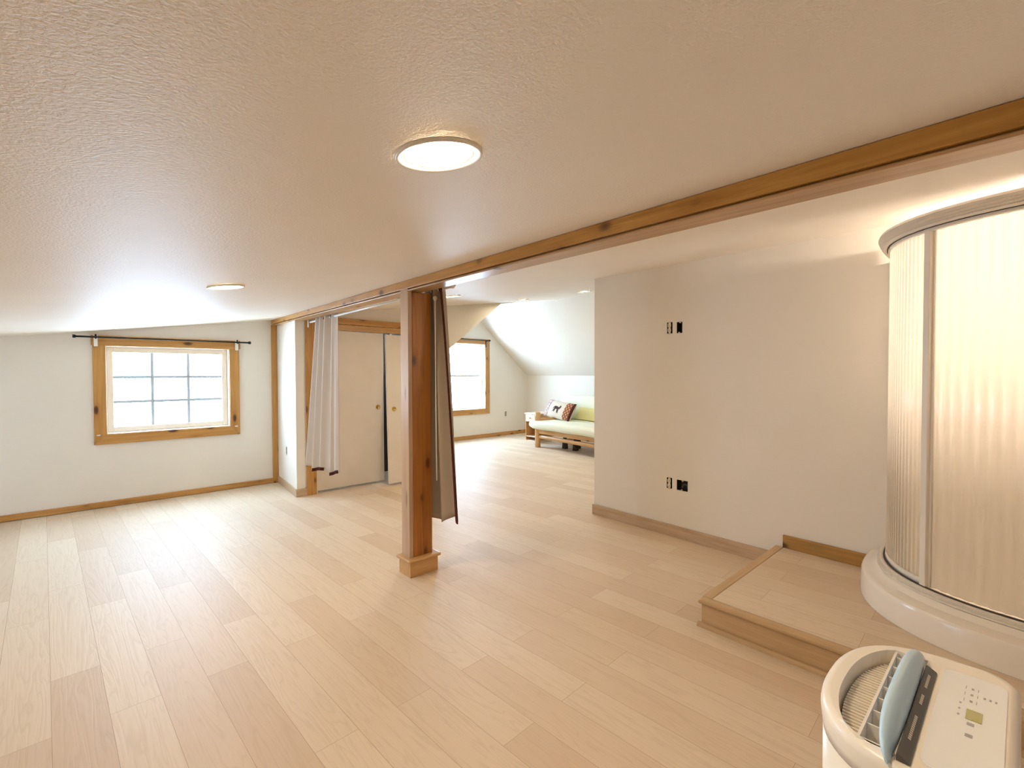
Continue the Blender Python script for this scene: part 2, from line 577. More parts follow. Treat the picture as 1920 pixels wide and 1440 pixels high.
# left wall with the wide window : hole in s measured from x = X0
w1 = (0.205, 1.318, 0.742, 1.654)
wall_grid('wall_left', (X0-.1, YW), (3.74, YW), .16, lambda s: max(cz(X0-.1+s, YW)+.02, 1.70), sbreaks=[2.2], holes=[(w1[0]-X0+.1, w1[1]-X0+.1, w1[2], w1[3])])
w3 = (4.15, 5.05, .72, 1.24)  # opening for the added unseen window
wall_grid('wall_west', (X0, Y0), (X0, YW), .14, lambda s: cz(X0, 0)+.06, holes=[(w3[0]-Y0, w3[1]-Y0, w3[2], w3[3])])
wall_grid('wall_back', (X0-.1, Y0), (XK, Y0), .1, lambda s: min(cz(X0-.1+s, Y0), rslope(X0-.1+s))+.02, left_normal=False, sbreaks=[XR-X0+.1])

# closet left side, front with door opening, right side
CL = [(1.757, YC+.001), (1.838, YW)]
wall_grid('wall_closet_side', CL[0], CL[1], .09, lambda s: cz(1.75, 6)+.0, left_normal=False,
          holes=[(.448, .500, .405, .500)])
wall_grid('wall_closet', (1.757, YC), (3.74, YC), .09, lambda s: cz(1.757+s, YC)+.01, holes=[(1.985-1.757, 3.64-1.757, -.01, 1.865)], zb=-.01)
mb = MB()
mb.prism([(3.74, YC, lslope(3.74)), (4.76, YC, 2.424), (4.80, YC, cz(4.80, YC)), (3.74, YC, cz(3.74, YC)+.005)], (0, .06, 0))
mb.prism([(4.76, YC+.061, 2.424), (6.07, YC+.061, cz(6.07, YC)), (5.573, YC+.061, 3.03)], (0, -.02, 0))
struct(mb.build('wall_cheek', M['wall']))
wall_grid('wall_closet_end', (3.74, YC+.09), (3.74, Y2), .1, lambda s: 1.66)

# gable wall with second window
w2 = (5.31, 6.375, 0.61, 1.985)
wall_grid('wall_far', (3.64, Y2), (XK+.1, Y2), .16, lambda s: min(lslope(3.64+s), rslope(3.64+s))+.03, sbreaks=[xr-3.64],
          holes=[(w2[0]-3.64, w2[1]-3.64, w2[2], w2[3]), (6.938-3.64, 6.99-3.64, .42, .52)])
wall_grid('wall_knee', (XK, Y0), (XK, Y2), .1, lambda s: rslope(XK)+.03, left_normal=False)


# partition : x on its face as a function of y
def px_(y):
    return 3.648 + .0349*(y-2.80)


PA, PB = (px_(2.80), 2.80), (px_(Y0), Y0)
PL = (Vector(PB)-Vector(PA)).length


def ps(y):
    return (2.80-y)*PL/(2.80-Y0)


bx = {'ru': (1.978, 2.028, 1.682, 1.776), 'bu': (1.890, 1.940, 1.680, 1.772), 'rl': (1.975, 2.025, .392, .482), 'bl': (1.836, 1.934, .392, .478)}
wall_grid('wall_right', PA, PB, .115, lambda s: cz(3.6, 2.8-s)+.012, left_normal=True,
          holes=[(ps(b[1]), ps(b[0]), b[2], b[3]) for b in bx.values()])

# block of wall closing the shower corner behind the frame edge
YS = -.29
struct(MB().box(2.30, px_(YS)-.002, YS-.1, YS, 0, 2.04).build('wall_shower', M['wall']))
struct(MB().box(2.30, 2.40, Y0+.002, YS-.1, 0, 2.02).build('wall_shower_return', M['wall']))


# ------------------------------------------------------------------ baseboards and trims
def board_line(name, A, B, th, z0, z1, mat, bevel=.003, left=True):
    A, B = Vector((*A, 0)), Vector((*B, 0)); d = (B-A).normalized(); n = Vector((-d.y, d.x, 0))*(1 if left else -1)
    mb = MB().prism([A+Vector((0, 0, z0)), B+Vector((0, 0, z0)), B+Vector((0, 0, z1)), A+Vector((0, 0, z1))], n*th)
    o = mb.build(name, mat, bevel=bevel); struct(o); return o


board_line('baseboard_left', (X0, YW-.001), (1.775, YW-.001), .02, .004, .062, M['pine_x'], left=False)
board_line('baseboard_closet_side', (CL[0][0], CL[0][1]-.016), (CL[1][0], CL[1][1]-.022), .014, .0, .085, M['pale_y'], left=True)
board_line('baseboard_closet', (1.744, YC-.001), (1.866, YC-.001), .015, .0, .085, M['pale_x'], left=False)
board_line('baseboard_far', (3.75, Y2-.001), (XK-.02, Y2-.001), .018, .0, .078, M['pine_x'], left=False)
board_line('baseboard_right', (PA[0]-.001, 2.812), (px_(1.178)-.001, 1.178), .018, .0, .095, M['pale_y'], left=False)
board_line('baseboard_platform', (px_(1.122)-.001, 1.122), (px_(.60)-.001, .60), .018, .146, .232, M['green_pine_y'], left=False)
board_line('baseboard_knee', (XK-.001, 1.0), (XK-.001, Y2-.02), .018, .0, .078, M['pine_y'], left=True)

# corner trim on the window wall below the beam
struct(MB().box(1.772, 1.836, YW-.026, YW-.001, 0, 1.965).build('trim_1', M['pine_z'], bevel=.003))
# closet jamb post, header boards and right jamb
struct(MB().box(1.862, 1.966, YC-.022, YC-.001, 0, 1.95).build('trim_2', M['pine_z'], bevel=.004))
struct(MB().box(1.966, 3.70, YC-.030, YC-.001, 1.935, 2.005).build('trim_3', M['pine_x'], bevel=.003))
struct(MB().box(1.966, 3.70, YC-.018, YC-.001, 1.864, 1.933).build('trim_4', M['log_x'], bevel=.003))
struct(MB().box(3.642, 3.72, YC-.022, YC-.001, 0, 1.66).build('trim_5', M['pine_z'], bevel=.003))
# dark sheet painting the closet's inner shade black behind the door gap
struct(MB().box(1.96, 3.63, YC+.60, YC+.62, 0, 1.98).build('closet_shade_sheet', M['dark']))


# ------------------------------------------------------------------ closet doors
dr = MB().box(1.972, 2.822, YC+.030, YC+.062, .020, 1.862).build('door_1', M['white_door'], bevel=.002)
struct(dr, 'white flush sliding closet door on the left')


def pull(parent, c, nrm, nm='finger_pull'):
    mb = MB().lathe([(.0, .0015), (.017, .0015), (.020, .004), (.026, .0055), (.029, .003), (.029, -.002)], c, 24, nrm)
    o = mb.build(nm, M['brass'], parent); o['label'] = 'round brass finger pull'
    return o


pull(dr, (2.742, YC+.030, .945), (0, -1, 0))
# second door : hung from its track, kicked out at the foot
mb = MB()
ya, yb = YC+.005, 5.195
mb.hexa([(2.756, yb, .022), (3.60, yb, .022), (3.60, yb+.032, .026), (2.756, yb+.032, .026),
         (2.842, ya-.0, 1.846), (3.63, ya-.0, 1.846), (3.63, ya+.03, 1.848), (2.842, ya+.03, 1.848)])
d2 = mb.build('door_2', M['white_door'], bevel=.002); struct(d2, 'white flush closet door hanging crooked with its foot kicked out')
tt = (.92-.022)/(1.846-.022)
pull(d2, (2.885, yb+(ya-yb)*tt-.0005, .92), (0, -1, .12))
MB().box(2.90, 2.93, ya+.004, ya+.02, 1.846, 1.862).build('roller_hanger', M['white_metal'], d2)

# ------------------------------------------------------------------ windows
fr = MB()
# window_1 : casing of four mitred boards, liner, sash, grille, pane
x0, x1, z0, z1 = w1
cx0, cx1, cz0, cz1 = .110, 1.414, .645, 1.752
win = bpy.data.objects.new('window_1', None); COL.objects.link(win); win.location = ((x0+x1)/2, YW, z0); struct(win, 'wide nine-light window in a knotty pine frame on the left wall')
yf = YW-.024


def casing(parent, ax0, ax1, az0, az1, ix0, ix1, iz0, iz1, yb_, yf_, over=0.0):
    e = (0, yf_-yb_, 0)
    MB().prism([(ax0, yb_, az0), (ix0, yb_, iz0), (ix0, yb_, iz1), (ax0, yb_, az1)], e).build('casing_board', M['pine_z'], parent, bevel=.002)
    MB().prism([(ax1, yb_, az0), (ix1, yb_, iz0), (ix1, yb_, iz1), (ax1, yb_, az1)], e).build('casing_board', M['pine_z'], parent, bevel=.002)
    MB().prism([(ax0, yb_, az0), (ax1, yb_, az0), (ix1, yb_, iz0), (ix0, yb_, iz0)], e).build('casing_board', M['pine_x'], parent, bevel=.002)
    MB().prism([(ax0-over, yb_, az1), (ax1+over, yb_, az1), (ax1+over, yb_, iz1+.004), (ix1, yb_, iz1), (ix0, yb_, iz1), (ax0-over, yb_, iz1+.004)], (0, (yf_-yb_)*1.15, 0)).build('casing_board', M['pine_x'], parent, bevel=.002)


casing(win, cx0, cx1, cz0, cz1-.0, x0+.004, x1-.004, z0+.004, z1-.004, YW-.001, yf, .012)


def rect_frame(mb, ax0, ax1, az0, az1, wd, ya_, yb_, wb=None):
    wb = wb or wd
    mb.box(ax0, ax0+wd, ya_, yb_, az0, az1); mb.box(ax1-wd, ax1, ya_, yb_, az0, az1)
    mb.box(ax0+wd, ax1-wd, ya_, yb_, az0, az0+wb); mb.box(ax0+wd, ax1-wd, ya_, yb_, az1-wd, az1)
    return mb


rect_frame(MB(), x0+.001, x1-.001, z0+.001, z1-.001, .010, YW-.012, YW+.14).build('jamb_liner', M['trim_white'], win, bevel=.001)
sash = rect_frame(MB(), x0+.012, x1-.012, z0+.012, z1-.012, .052, YW+.075, YW+.125).build('sash', M['vinyl'], win, bevel=.004)
gx0, gx1, gz0, gz1 = x0+.064, x1-.064, z0+.064, z1-.064
mb = MB()
for i in (1, 2):
    xx = gx0+(gx1-gx0)*i/3; zz = gz0+(gz1-gz0)*i/3
    mb.box(xx-.013, xx+.013, YW+.103, YW+.109, gz0, gz1); mb.box(gx0, gx1, YW+.1035, YW+.1085, zz-.013, zz+.013)
mb.build('grille', M['grid'], sash)
MB().box(gx0-.01, gx1+.01, YW+.094, YW+.099, gz0-.01, gz1+.01).build('pane', M['glass'], win)
for px, pz in ((.140, .742), (1.368, .742)):
    MB().tube([(px-.006, yf, pz), (px-.004, yf-.018, pz), (px+.018, yf-.022, pz+.003)], .006, 8).build('peg', M['white_metal'], win)

# added_window : unseen low window added on the eave side to bring left-hand daylight
win3 = bpy.data.objects.new('added_window', None); COL.objects.link(win3); win3.location = (X0, (w3[0]+w3[1])/2, w3[2]); struct(win3, 'unseen low window added to the eave wall for daylight')
mb = MB()
for (a, b_, c, d_) in ((w3[0], w3[1], w3[2], w3[2]+.05), (w3[0], w3[1], w3[3]-.05, w3[3]), (w3[0], w3[0]+.05, w3[2]+.05, w3[3]-.05), (w3[1]-.05, w3[1], w3[2]+.05, w3[3]-.05)):
    mb.box(X0-.10, X0-.05, a+.001 if a == w3[0] else a, b_-.001 if b_ == w3[1] else b_, c+.001, d_-.001)
mb.build('sash', M['vinyl'], win3)
MB().box(X0-.08, X0-.075, w3[0]+.045, w3[1]-.045, w3[2]+.045, w3[3]-.045).build('pane', M['glass'], win3)
for (a, b_, c, d_) in ((w3[0]-.09, w3[1]+.09, w3[2]-.09, w3[2]), (w3[0]-.09, w3[1]+.09, w3[3], w3[3]+.07), (w3[0]-.09, w3[0], w3[2], w3[3]), (w3[1], w3[1]+.09, w3[2], w3[3])):
    MB().box(X0+.001, X0+.022, a, b_, c, d_).build('casing_board', M['pine_y'], win3)  # casing of the added unseen window

# window_2 : double-hung
x0, x1, z0, z1 = w2
win2 = bpy.data.objects.new('window_2', None); COL.objects.link(win2); win2.location = ((x0+x1)/2, Y2, z0); struct(win2, 'double-hung window in a knotty pine frame on the far gable wall')
casing(win2, x0-.11, x1+.11, z0-.10, z1+.10, x0+.004, x1-.004, z0+.004, z1-.004, Y2-.001, Y2-.025, .0)
rect_frame(MB(), x0+.001, x1-.001, z0+.001, z1-.001, .014, Y2-.014, Y2+.14).build('jamb_liner', M['trim_white'], win2, bevel=.001)
zm = 1.315
for nm, a, b_, yy in (('lower_sash', z0+.016, zm+.02, Y2+.06), ('upper_sash', zm-.02, z1-.016, Y2+.095)):
    s_ = rect_frame(MB(), x0+.016, x1-.016, a, b_, .042, yy, yy+.032).build(nm, M['vinyl_white'], win2, bevel=.003)
    MB().box(x0+.05, x1-.05, yy+.014, yy+.018, a+.034, b_-.034).build('pane', M['glass'], s_)


# ------------------------------------------------------------------ beam and post
def bl(y):
    return 1.475+.0475*y


def bz(y):
    return 1.35+.3465*bl(y)


beam = thing('ceiling_beam', 'long knotty amber pine beam running under the sloped ceiling to the window wall', 'beam', (bl(2), 2, bz(2)))
ya, yb = Y0+.005, YW-.002
mb = MB()
q = []
for y in (ya, yb):
    q.append([(bl(y), y, bz(y)+.010), (bl(y)+.020, y, bz(y)+.010), (bl(y)+.020, y, cz(bl(y)+.02, y)-.001), (bl(y), y, cz(bl(y), y)-.001)])
mb.hexa(q[0]+q[1]); mb.build('fascia_board', M['beam_y'], beam, bevel=.002)
mb = MB(); q = []
for y in (ya, yb):
    q.append([(bl(y)+.021, y, bz(y)+.004), (bl(y)+.1, y, bz(y)+.004), (bl(y)+.1, y, cz(bl(y)+.1, y)-.001), (bl(y)+.021, y, cz(bl(y)+.021, y)-.001)])
mb.hexa(q[0]+q[1]); mb.build('beam_core', M['beam_y'], beam)
mb = MB(); q = []
for y in (ya, yb):
    q.append([(bl(y)+.006, y, bz(y)-.006), (bl(y)+.112, y, bz(y)-.006), (bl(y)+.112, y, bz(y)+.006), (bl(y)+.006, y, bz(y)+.004)])
mb.hexa(q[0]+q[1]); mb.build('soffit_board', M['beam_under'], beam, bevel=.003)

px0, px1, py0, py1 = 1.612, 1.790, 2.767, 2.868
post = thing('support_post', 'amber cedar support post on a boxed base, standing mid-floor under the beam', 'post', ((px0+px1)/2, (py0+py1)/2, 0))
MB().box(px0+.030, px1, py0, py1, .10, bz(2.8)-.007).build('post_shaft', M['post_z'], post, bevel=.004)
o = MB().box(px0, px0+.029, py0+.002, py1-.001, .10, bz(2.8)+.012).build('daylit_face', M['post_z'], post, bevel=.003); o['label'] = 'left face of the post, tinted pale as if daylit'
o.modifiers.clear()
o.data.materials.clear(); o.data.materials.append(pine('daylit_post_z', 2, (.55, .40, .28), (.42, .27, .17), knots=.5, kscale=(1.2, 6), lowk=.05, rough=.3))  # pale wood tone paints the daylight on this side of the post
MB().box(px0-.016, px1+.022, py0-.034, py1+.012, 0, .098).build('base_plinth', M['log_x'], post, bevel=.002)
mb = MB()
for (a, b_, c, d_) in ((px0-.032, px1+.040, py0-.050, py1+.028),):
    mb.box(a, b_, c, d_, .099, .120)
mb.build('base_cap', M['log_x'], post, bevel=.009, seg=4)

# ------------------------------------------------------------------ step platform
XN = 2.42
pf = thing('step_platform', 'raised pale wood platform step in front of the corner shower', 'step', (3.0, .5, 0))
ye = 1.172


def pxe(y):
    return px_(y)-.003


MB().prism([(XN+.020, YS+.002, .0), (pxe(YS), YS+.002, .0), (pxe(ye), ye-.014, .0), (XN+.020, ye-.014, .0)], (0, 0, .122)).build('riser', M['step_y'], pf, bevel=.001)
deckm = M['floor']
MB().prism([(XN+.055, YS+.002, .1225), (pxe(YS), YS+.002, .1225), (pxe(ye), ye-.056, .1225), (XN+.055, ye-.056, .1225)], (0, 0, .0225)).build('deck', deckm, pf)
MB().box(XN, XN+.054, YS+.002, ye-.0, .1225, .1455).build('front_nosing', M['step_y'], pf, bevel=.010, seg=4)
MB().prism([(XN+.056, ye, .1225), (XN+.056, ye-.054, .1225), (pxe(ye), ye-.054, .1225), (pxe(ye), ye, .1225)], (0, 0, .0235)).build('edge_nosing', M['step_x'], pf, bevel=.006, seg=3)
mb = MB().prism([(XN+.019, YS+.002, .0), (XN-.004, YS+.002, .0), (XN-.002, YS+.002, .008), (XN+.008, YS+.002, .018), (XN+.019, YS+.002, .020)], (0, ye-YS, 0))
mb.build('shoe_molding', M['step_y'], pf)


# ------------------------------------------------------------------ shower
SCX, SCY, SN = px_(0)-.004, YS+.02, 2.7


def sstep(t):
    t = max(0, min(1, t)); return t*t*(3-2*t)


def sell(a, b_, t):
    return (SCX-a*abs(math.cos(t))**(2/SN), SCY+b_*abs(math.sin(t))**(2/SN))


def spath(a, b_, t0, t1, n):
    """even spacing by arc length"""
    N = 400
    P = [sell(a, b_, t0+(t1-t0)*i/N) for i in range(N+1)]
    L = [0]
    for p, q_ in zip(P, P[1:]):
        L.append(L[-1]+math.hypot(q_[0]-p[0], q_[1]-p[1]))
    out = []; j = 0
    for i in range(n):
        s = L[-1]*i/(n-1)
        while j < N-1 and L[j+1] < s:
            j += 1
        f = (s-L[j])/max(1e-9, L[j+1]-L[j]); f = min(1, max(0, f))
        out.append((P[j][0]+(P[j+1][0]-P[j][0])*f, P[j][1]+(P[j+1][1]-P[j][1])*f))
    return out, L[-1]


def sring(mb, prof, n=70, closed=True, t0=0.0, t1=PI/2):
    """sweep a profile of (a, b, z) along the curved front"""
    paths = [spath(a, b_, t0, t1, n)[0] for a, b_, z in prof]
    V = [[mb.bm.verts.new((*paths[k][i], prof[k][2])) for i in range(n)] for k in range(len(prof))]
    m = len(prof)
    for k in range(m if closed else m-1):
        k2 = (k+1) % m
        for i in range(n-1):
            mb.f([V[k][i], V[k][i+1], V[k2][i+1], V[k2][i]], True)
    if closed:
        mb.f([V[k][0] for k in range(m)]); mb.f([V[k][-1] for k in range(m)][::-1])
    return mb


sh = thing('corner_shower', 'round-fronted corner shower cabin with lit ribbed translucent panels on the platform', 'shower', (3.2, .1, .146))
base = sring(MB(), [(.55, .60, .146), (.858, .907, .146), (.856, .905, .255), (.848, .897, .272), (.830, .880, .280), (.800, .858, .286), (.790, .848, .300), (.780, .838, .309), (.55, .60, .309)])
crisp(base.build('shower_tray', M['acrylic_base'], sh), 40)
struct_floor = MB().prism([(*sell(.56, .61, PI/2*i/20), .19) for i in range(21)]+[(SCX, SCY, .19)], (0, 0, .02)); struct_floor.build('tray_floor', M['acrylic_base'], sh)
# bottom track : two lips with a dark seal line between
crisp(sring(MB(), [(.726, .786, .3095), (.774, .834, .3095), (.778, .838, .313), (.778, .838, .319), (.770, .830, .3205), (.773, .833, .325), (.765, .825, .3265), (.767, .827, .332), (.760, .820, .336), (.726, .786, .336)]).build('bottom_track', M['alu'], sh))
sring(MB(), [(.744, .804, .336), (.752, .812, .336), (.751, .811, .341), (.745, .805, .341)]).build('track_seal', M['grime'], sh)
TM = math.radians(40.5)
sring(MB(), [(.728, .788, .3365), (.7425, .8025, .3365), (.7425, .8025, .368), (.728, .788, .368)], n=40, t0=TM, t1=PI/2).build('panel_sill', M['alu'], sh)
# top rail, stepped profile
crisp(sring(MB(), [(.722, .782, 2.010), (.748, .808, 2.010), (.748, .808, 2.026), (.766, .826, 2.026), (.772, .832, 2.034), (.765, .825, 2.037), (.779, .839, 2.046), (.771, .831, 2.049), (.785, .845, 2.059), (.776, .836, 2.063), (.790, .850, 2.074), (.786, .846, 2.086), (.722, .782, 2.086)]).build('top_rail', M['alu'], sh))
sring(MB(), [(.7485, .8085, 2.0255), (.7525, .8125, 2.0255), (.7525, .8125, 2.0235), (.7485, .8085, 2.0235)]).build('rail_seal', M['grime'], sh)


def panel(name, t0, t1, a, b_, z0_, z1_, pitch, amp):
    N = 2
    pts, L = spath(a, b_, t0, t1, 400)
    n = max(60, int(L/pitch*10))
    pts, L = spath(a, b_, t0, t1, n)
    mb = MB()
    th = .004
    outer, inner = [], []
    for i, p in enumerate(pts):
        q0, q1 = pts[max(0, i-1)], pts[min(n-1, i+1)]
        tx, ty = q1[0]-q0[0], q1[1]-q0[1]; l = math.hypot(tx, ty); nx, ny = -ty/l, tx/l
        if (nx*(p[0]-SCX)+ny*(p[1]-SCY)) < 0:
            nx, ny = -nx, -ny
        s = L*i/(n-1)
        r = amp*(.5+.5*math.cos(2*PI*s/pitch))
        outer.append((p[0]+nx*r, p[1]+ny*r)); inner.append((p[0]-nx*th, p[1]-ny*th))
    V = [[mb.bm.verts.new((*p, z)) for p in ring] for ring, z in ((outer, z0_), (outer, z1_), (inner, z1_), (inner, z0_))]
    for k in range(4):
        for i in range(n-1):
            mb.f([V[k][i], V[k][i+1], V[(k+1) % 4][i+1], V[(k+1) % 4][i]], k in (0, 2))
    mb.f([V[k][0] for k in range(4)]); mb.f([V[k][-1] for k in range(4)][::-1])
    o = mb.build(name, M['panel'], sh, fix=True)
    at = o.data.attributes.new('rib', 'FLOAT', 'POINT')          # 1 on the clear bands, 0 on the frosted ones
    for k in range(4):
        for i in range(n):
            c = .5+.5*math.cos(2*PI*(L*i/(n-1))/pitch)
            at.data[k*n+i].value = sstep((c-.30)/.40)
    return o


panel('fixed_panel', TM+.03, PI/2-.004, .736, .796, .366, 2.012, .026, .0035)
panel('sliding_door', .0, TM-.012, .727, .787, .343, 2.016, .044, .0060)
# vertical frame bars : fixed panel stile + door stile
for nm, t, a, b_, wd, dp, mt in (('panel_stile', TM+.006, .740, .800, .030, .022, 'alu'), ('door_stile', TM-.020, .728, .788, .012, .016, 'alu')):
    p = sell(a, b_, t); q0, q1 = sell(a, b_, t-.01), sell(a, b_, t+.01)
    d = Vector((q1[0]-q0[0], q1[1]-q0[1], 0)).normalized()
    MB().bar((*p, .337), (*p, 2.026), wd, dp, d).build(nm, M[mt], sh, bevel=.003)
pq = sell(.736, .796, PI/2-.004)
MB().box(px_(pq[1])-.034, px_(pq[1])-.004, pq[1]-.012, pq[1]+.014, .310, 2.009).build('wall_jamb', M['alu'], sh)
# wall liners
MB().prism([(px_(YS)-.006, YS+.004, .209), (px_(YS)-.018, YS+.004, .209), (px_(.54)-.018, .54, .209), (px_(.54)-.006, .54, .209)], (0, 0, 1.79)).build('wall_liner', M['acrylic_base'], sh)
MB().box(2.80, px_(YS)-.020, YS+.003, YS+.014, .209, 2.0).build('wall_liner', M['acrylic_base'], sh)

# lamp over the shower
sl = thing('ceiling_globe_lamp', 'bare glowing lamp globe under the ceiling inside the corner shower', 'lamp', (3.38, -.13, cz(3.38, -.13)-.001))
MB().lathe([(0, 0), (.05, 0), (.048, -.018), (.012, -.022), (.012, -.075)], (0, 0, 0), 24).build('canopy', M['trim_white'], sl, local=True)
MB().lathe([(0, -.073)]+[(.045*math.sin(PI*i/12), -.118+.045*math.cos(PI*i/12)) for i in range(1, 12)]+[(0, -.163)], (0, 0, 0), 24).build('globe', plain('warm_globe', (.9, .8, .6), .5, emit=((1.0, .85, .70), 860.0)), sl, local=True)


# ------------------------------------------------------------------ recessed lights
def downlight(x, y, label):
    o = thing('recessed_downlight', label, 'light', (x, y, cz(x, y)), 0, 'round recessed ceiling lights')
    nrm = Vector((.1403, .0081, -1)).normalized()
    MB().lathe([(.070, .001), (.089, .001), (.0905, .005), (.0895, .009), (.087, .0100), (.079, .0065), (.0725, .0035), (.070, .0035)], (0, 0, 0), 48, nrm, closed=True).build('trim_ring', M['trim_white'], o, local=True)
    MB().lathe([(0, .0005), (.0695, .0005), (.0695, .0032), (.05, .0036), (0, .0038)], (0, 0, 0), 48, nrm).build('diffuser', M['lamp'], o, local=True)
    return o


L1 = downlight(.558, .829, 'large round recessed ceiling light nearest the viewer, left of the beam')
for x, y, lb in ((.598, 2.938, 'round recessed ceiling light above the window wall end, left of the beam'),
                 (2.845, 4.00, 'round recessed ceiling light just right of the curtain top beside the post'),
                 (4.83, 5.02, 'round recessed ceiling light near the tip of the slanted wall above the gable window'),
                 (5.045, 4.04, 'round recessed ceiling light just left of the top corner of the right wall')):
    dup(L1, (x, y, cz(x, y)), lb)


# ------------------------------------------------------------------ electrical outlets in the walls
def receptacle(name, label, O, d, n, wd, ht, cat='outlet', grp=None):
    """O centre on wall face, d along wall, n out of wall"""
    O, d, n = Vector(O), Vector(d), Vector(n); u = Vector((0, 0, 1))
    r = thing(name, label, cat, O, 0, grp)

    def P(a, b_, c):
        return d*a+u*b_+n*c

    def bxx(mb, a0, a1, b0, b1, c0, c1):
        return mb.hexa([P(a0, b0, c0), P(a1, b0, c0), P(a1, b0, c1), P(a0, b0, c1), P(a0, b1, c0), P(a1, b1, c0), P(a1, b1, c1), P(a0, b1, c1)])
    g = .0015
    mb = MB()
    h, k = wd/2-g, ht/2-g
    bxx(mb, -h, h, -k, k, -.060, -.054)
    bxx(mb, -h, -h+.002, -k, k, -.054, -.002); bxx(mb, h-.002, h, -k, k, -.054, -.002)
    bxx(mb, -h+.002, h-.002, -k, -k+.002, -.054, -.002); bxx(mb, -h+.002, h-.002, k-.002, k, -.054, -.002)
    mb.build('wall_box', M['box'], r, local=True)
    mb = MB(); bxx(mb, -.011, .011, -ht/2-.006, ht/2+.006, .0005, .002); mb.build('mounting_strap', M['steel'], r, local=True)
    for s in (-1, 1):
        mb = MB(); pts = []
        for i in range(20):
            a = 2*PI*i/20; pts.append(P(max(-.0145, min(.0145, .0175*math.cos(a))), s*.0195+.0165*math.sin(a), .0022))
        mb.prism(pts, n*.005)
        f = mb.build('socket_face', M['receptacle'], r, local=True)
        mb = MB()
        bxx(mb, -.0075, -.0055, s*.0195-.002, s*.0195+.007, .0073, .0076); bxx(mb, .0055, .0075, s*.0195-.001, s*.0195+.006, .0073, .0076)
        mb.lathe([(0, .0076), (.0025, .0076), (.0025, .0073)], P(0, s*.0195-.007, 0), 10, n)
        mb.build('slots', M['slot'], f, local=True)
    return r


pd = Vector((PB[0]-PA[0], PB[1]-PA[1], 0)).normalized(); pn = Vector((-1, 0, 0)) - pd*Vector((-1, 0, 0)).dot(pd); pn.normalize()


def pc(b):
    y = (b[0]+b[1])/2
    return (px_(y), y, (b[2]+b[3])/2)


receptacle('wall_outlet', 'uncovered duplex outlet high on the right wall, left of the tall open box', pc(bx['ru']), pd, pn, .050, .094, grp='uncovered duplex outlets')
receptacle('wall_outlet', 'uncovered duplex outlet low on the right wall, left of the square open box', pc(bx['rl']), pd, pn, .050, .090, grp='uncovered duplex outlets')
cs = Vector((CL[1][0]-CL[0][0], CL[1][1]-CL[0][1], 0)).normalized(); cn = Vector((-cs.y, cs.x, 0))
oc = Vector((*CL[0], 0))+cs*.474
receptacle('wall_outlet', 'uncovered duplex outlet on the bright side of the closet by the window wall', (oc.x, oc.y, .4525), cs, cn, .052, .095, grp='uncovered duplex outlets')
receptacle('wall_outlet', 'uncovered duplex outlet on the far wall between gable window and futon', (6.964, Y2, .470), (1, 0, 0), (0, -1, 0), .052, .100, grp='uncovered duplex outlets')


def open_box(label, b, cable):
    O = Vector(pc(b)); wd, ht = b[1]-b[0], b[3]-b[2]
    r = thing('open_electrical_box', label, 'electrical box', O)
    u = Vector((0, 0, 1))

    def P(a, b_, c):
        return pd*a+u*b_+pn*c

    def bxx(mb, a0, a1, b0, b1, c0, c1):
        return mb.hexa([P(a0, b0, c0), P(a1, b0, c0), P(a1, b0, c1), P(a0, b0, c1), P(a0, b1, c0), P(a1, b1, c0), P(a1, b1, c1), P(a0, b1, c1)])
    mb = MB(); h, k = wd/2-.0015, ht/2-.0015
    bxx(mb, -h, h, -k, k, -.066, -.060); bxx(mb, -h, -h+.002, -k, k, -.06, -.002); bxx(mb, h-.002, h, -k, k, -.06, -.002)
    bxx(mb, -h+.002, h-.002, -k, -k+.002, -.06, -.002); bxx(mb, -h+.002, h-.002, k-.002, k, -.06, -.002)
    mb.build('box_shell', M['box'], r, local=True)
    for s, a in ((1, .004), (-1, -.004)):
        mb = MB().lathe([(0, .003), (.006, .003), (.006, -.01)], P(a, s*(ht/2-.006), 0), 12, pn); mb.build('screw_lug', M['steel'], r, local=True)
    if cable:
        pts = []
        for i in range(15):
            a = math.radians(205-i*15); pts.append(P(.020+.022*math.cos(a), -.012+.022*math.sin(a), -.012-.002*i/3))
        MB().tube(pts, .0075, 10).build('coiled_cable', M['cable'], r, local=True)
    else:
        MB().lathe([(.008, 0), (.011, 0), (.011, .003), (.008, .003)], P(0, 0, -.0595), 16, pn, closed=True).build('knockout_ring', M['cable'], r, local=True)
    return r


open_box('empty tall open electrical box high on the right wall', bx['bu'], False)
open_box('square open electrical box low on the right wall with dark cable inside', bx['bl'], True)


# ------------------------------------------------------------------ curtain rods
def rod_caps(mb, a, b_, r, R, L):
    d = (Vector(b_)-Vector(a)).normalized()
    for p, s in ((a, -1), (b_, 1)):
        mb.tube([Vector(p), Vector(p)+d*s*L], R, 14)
    return mb


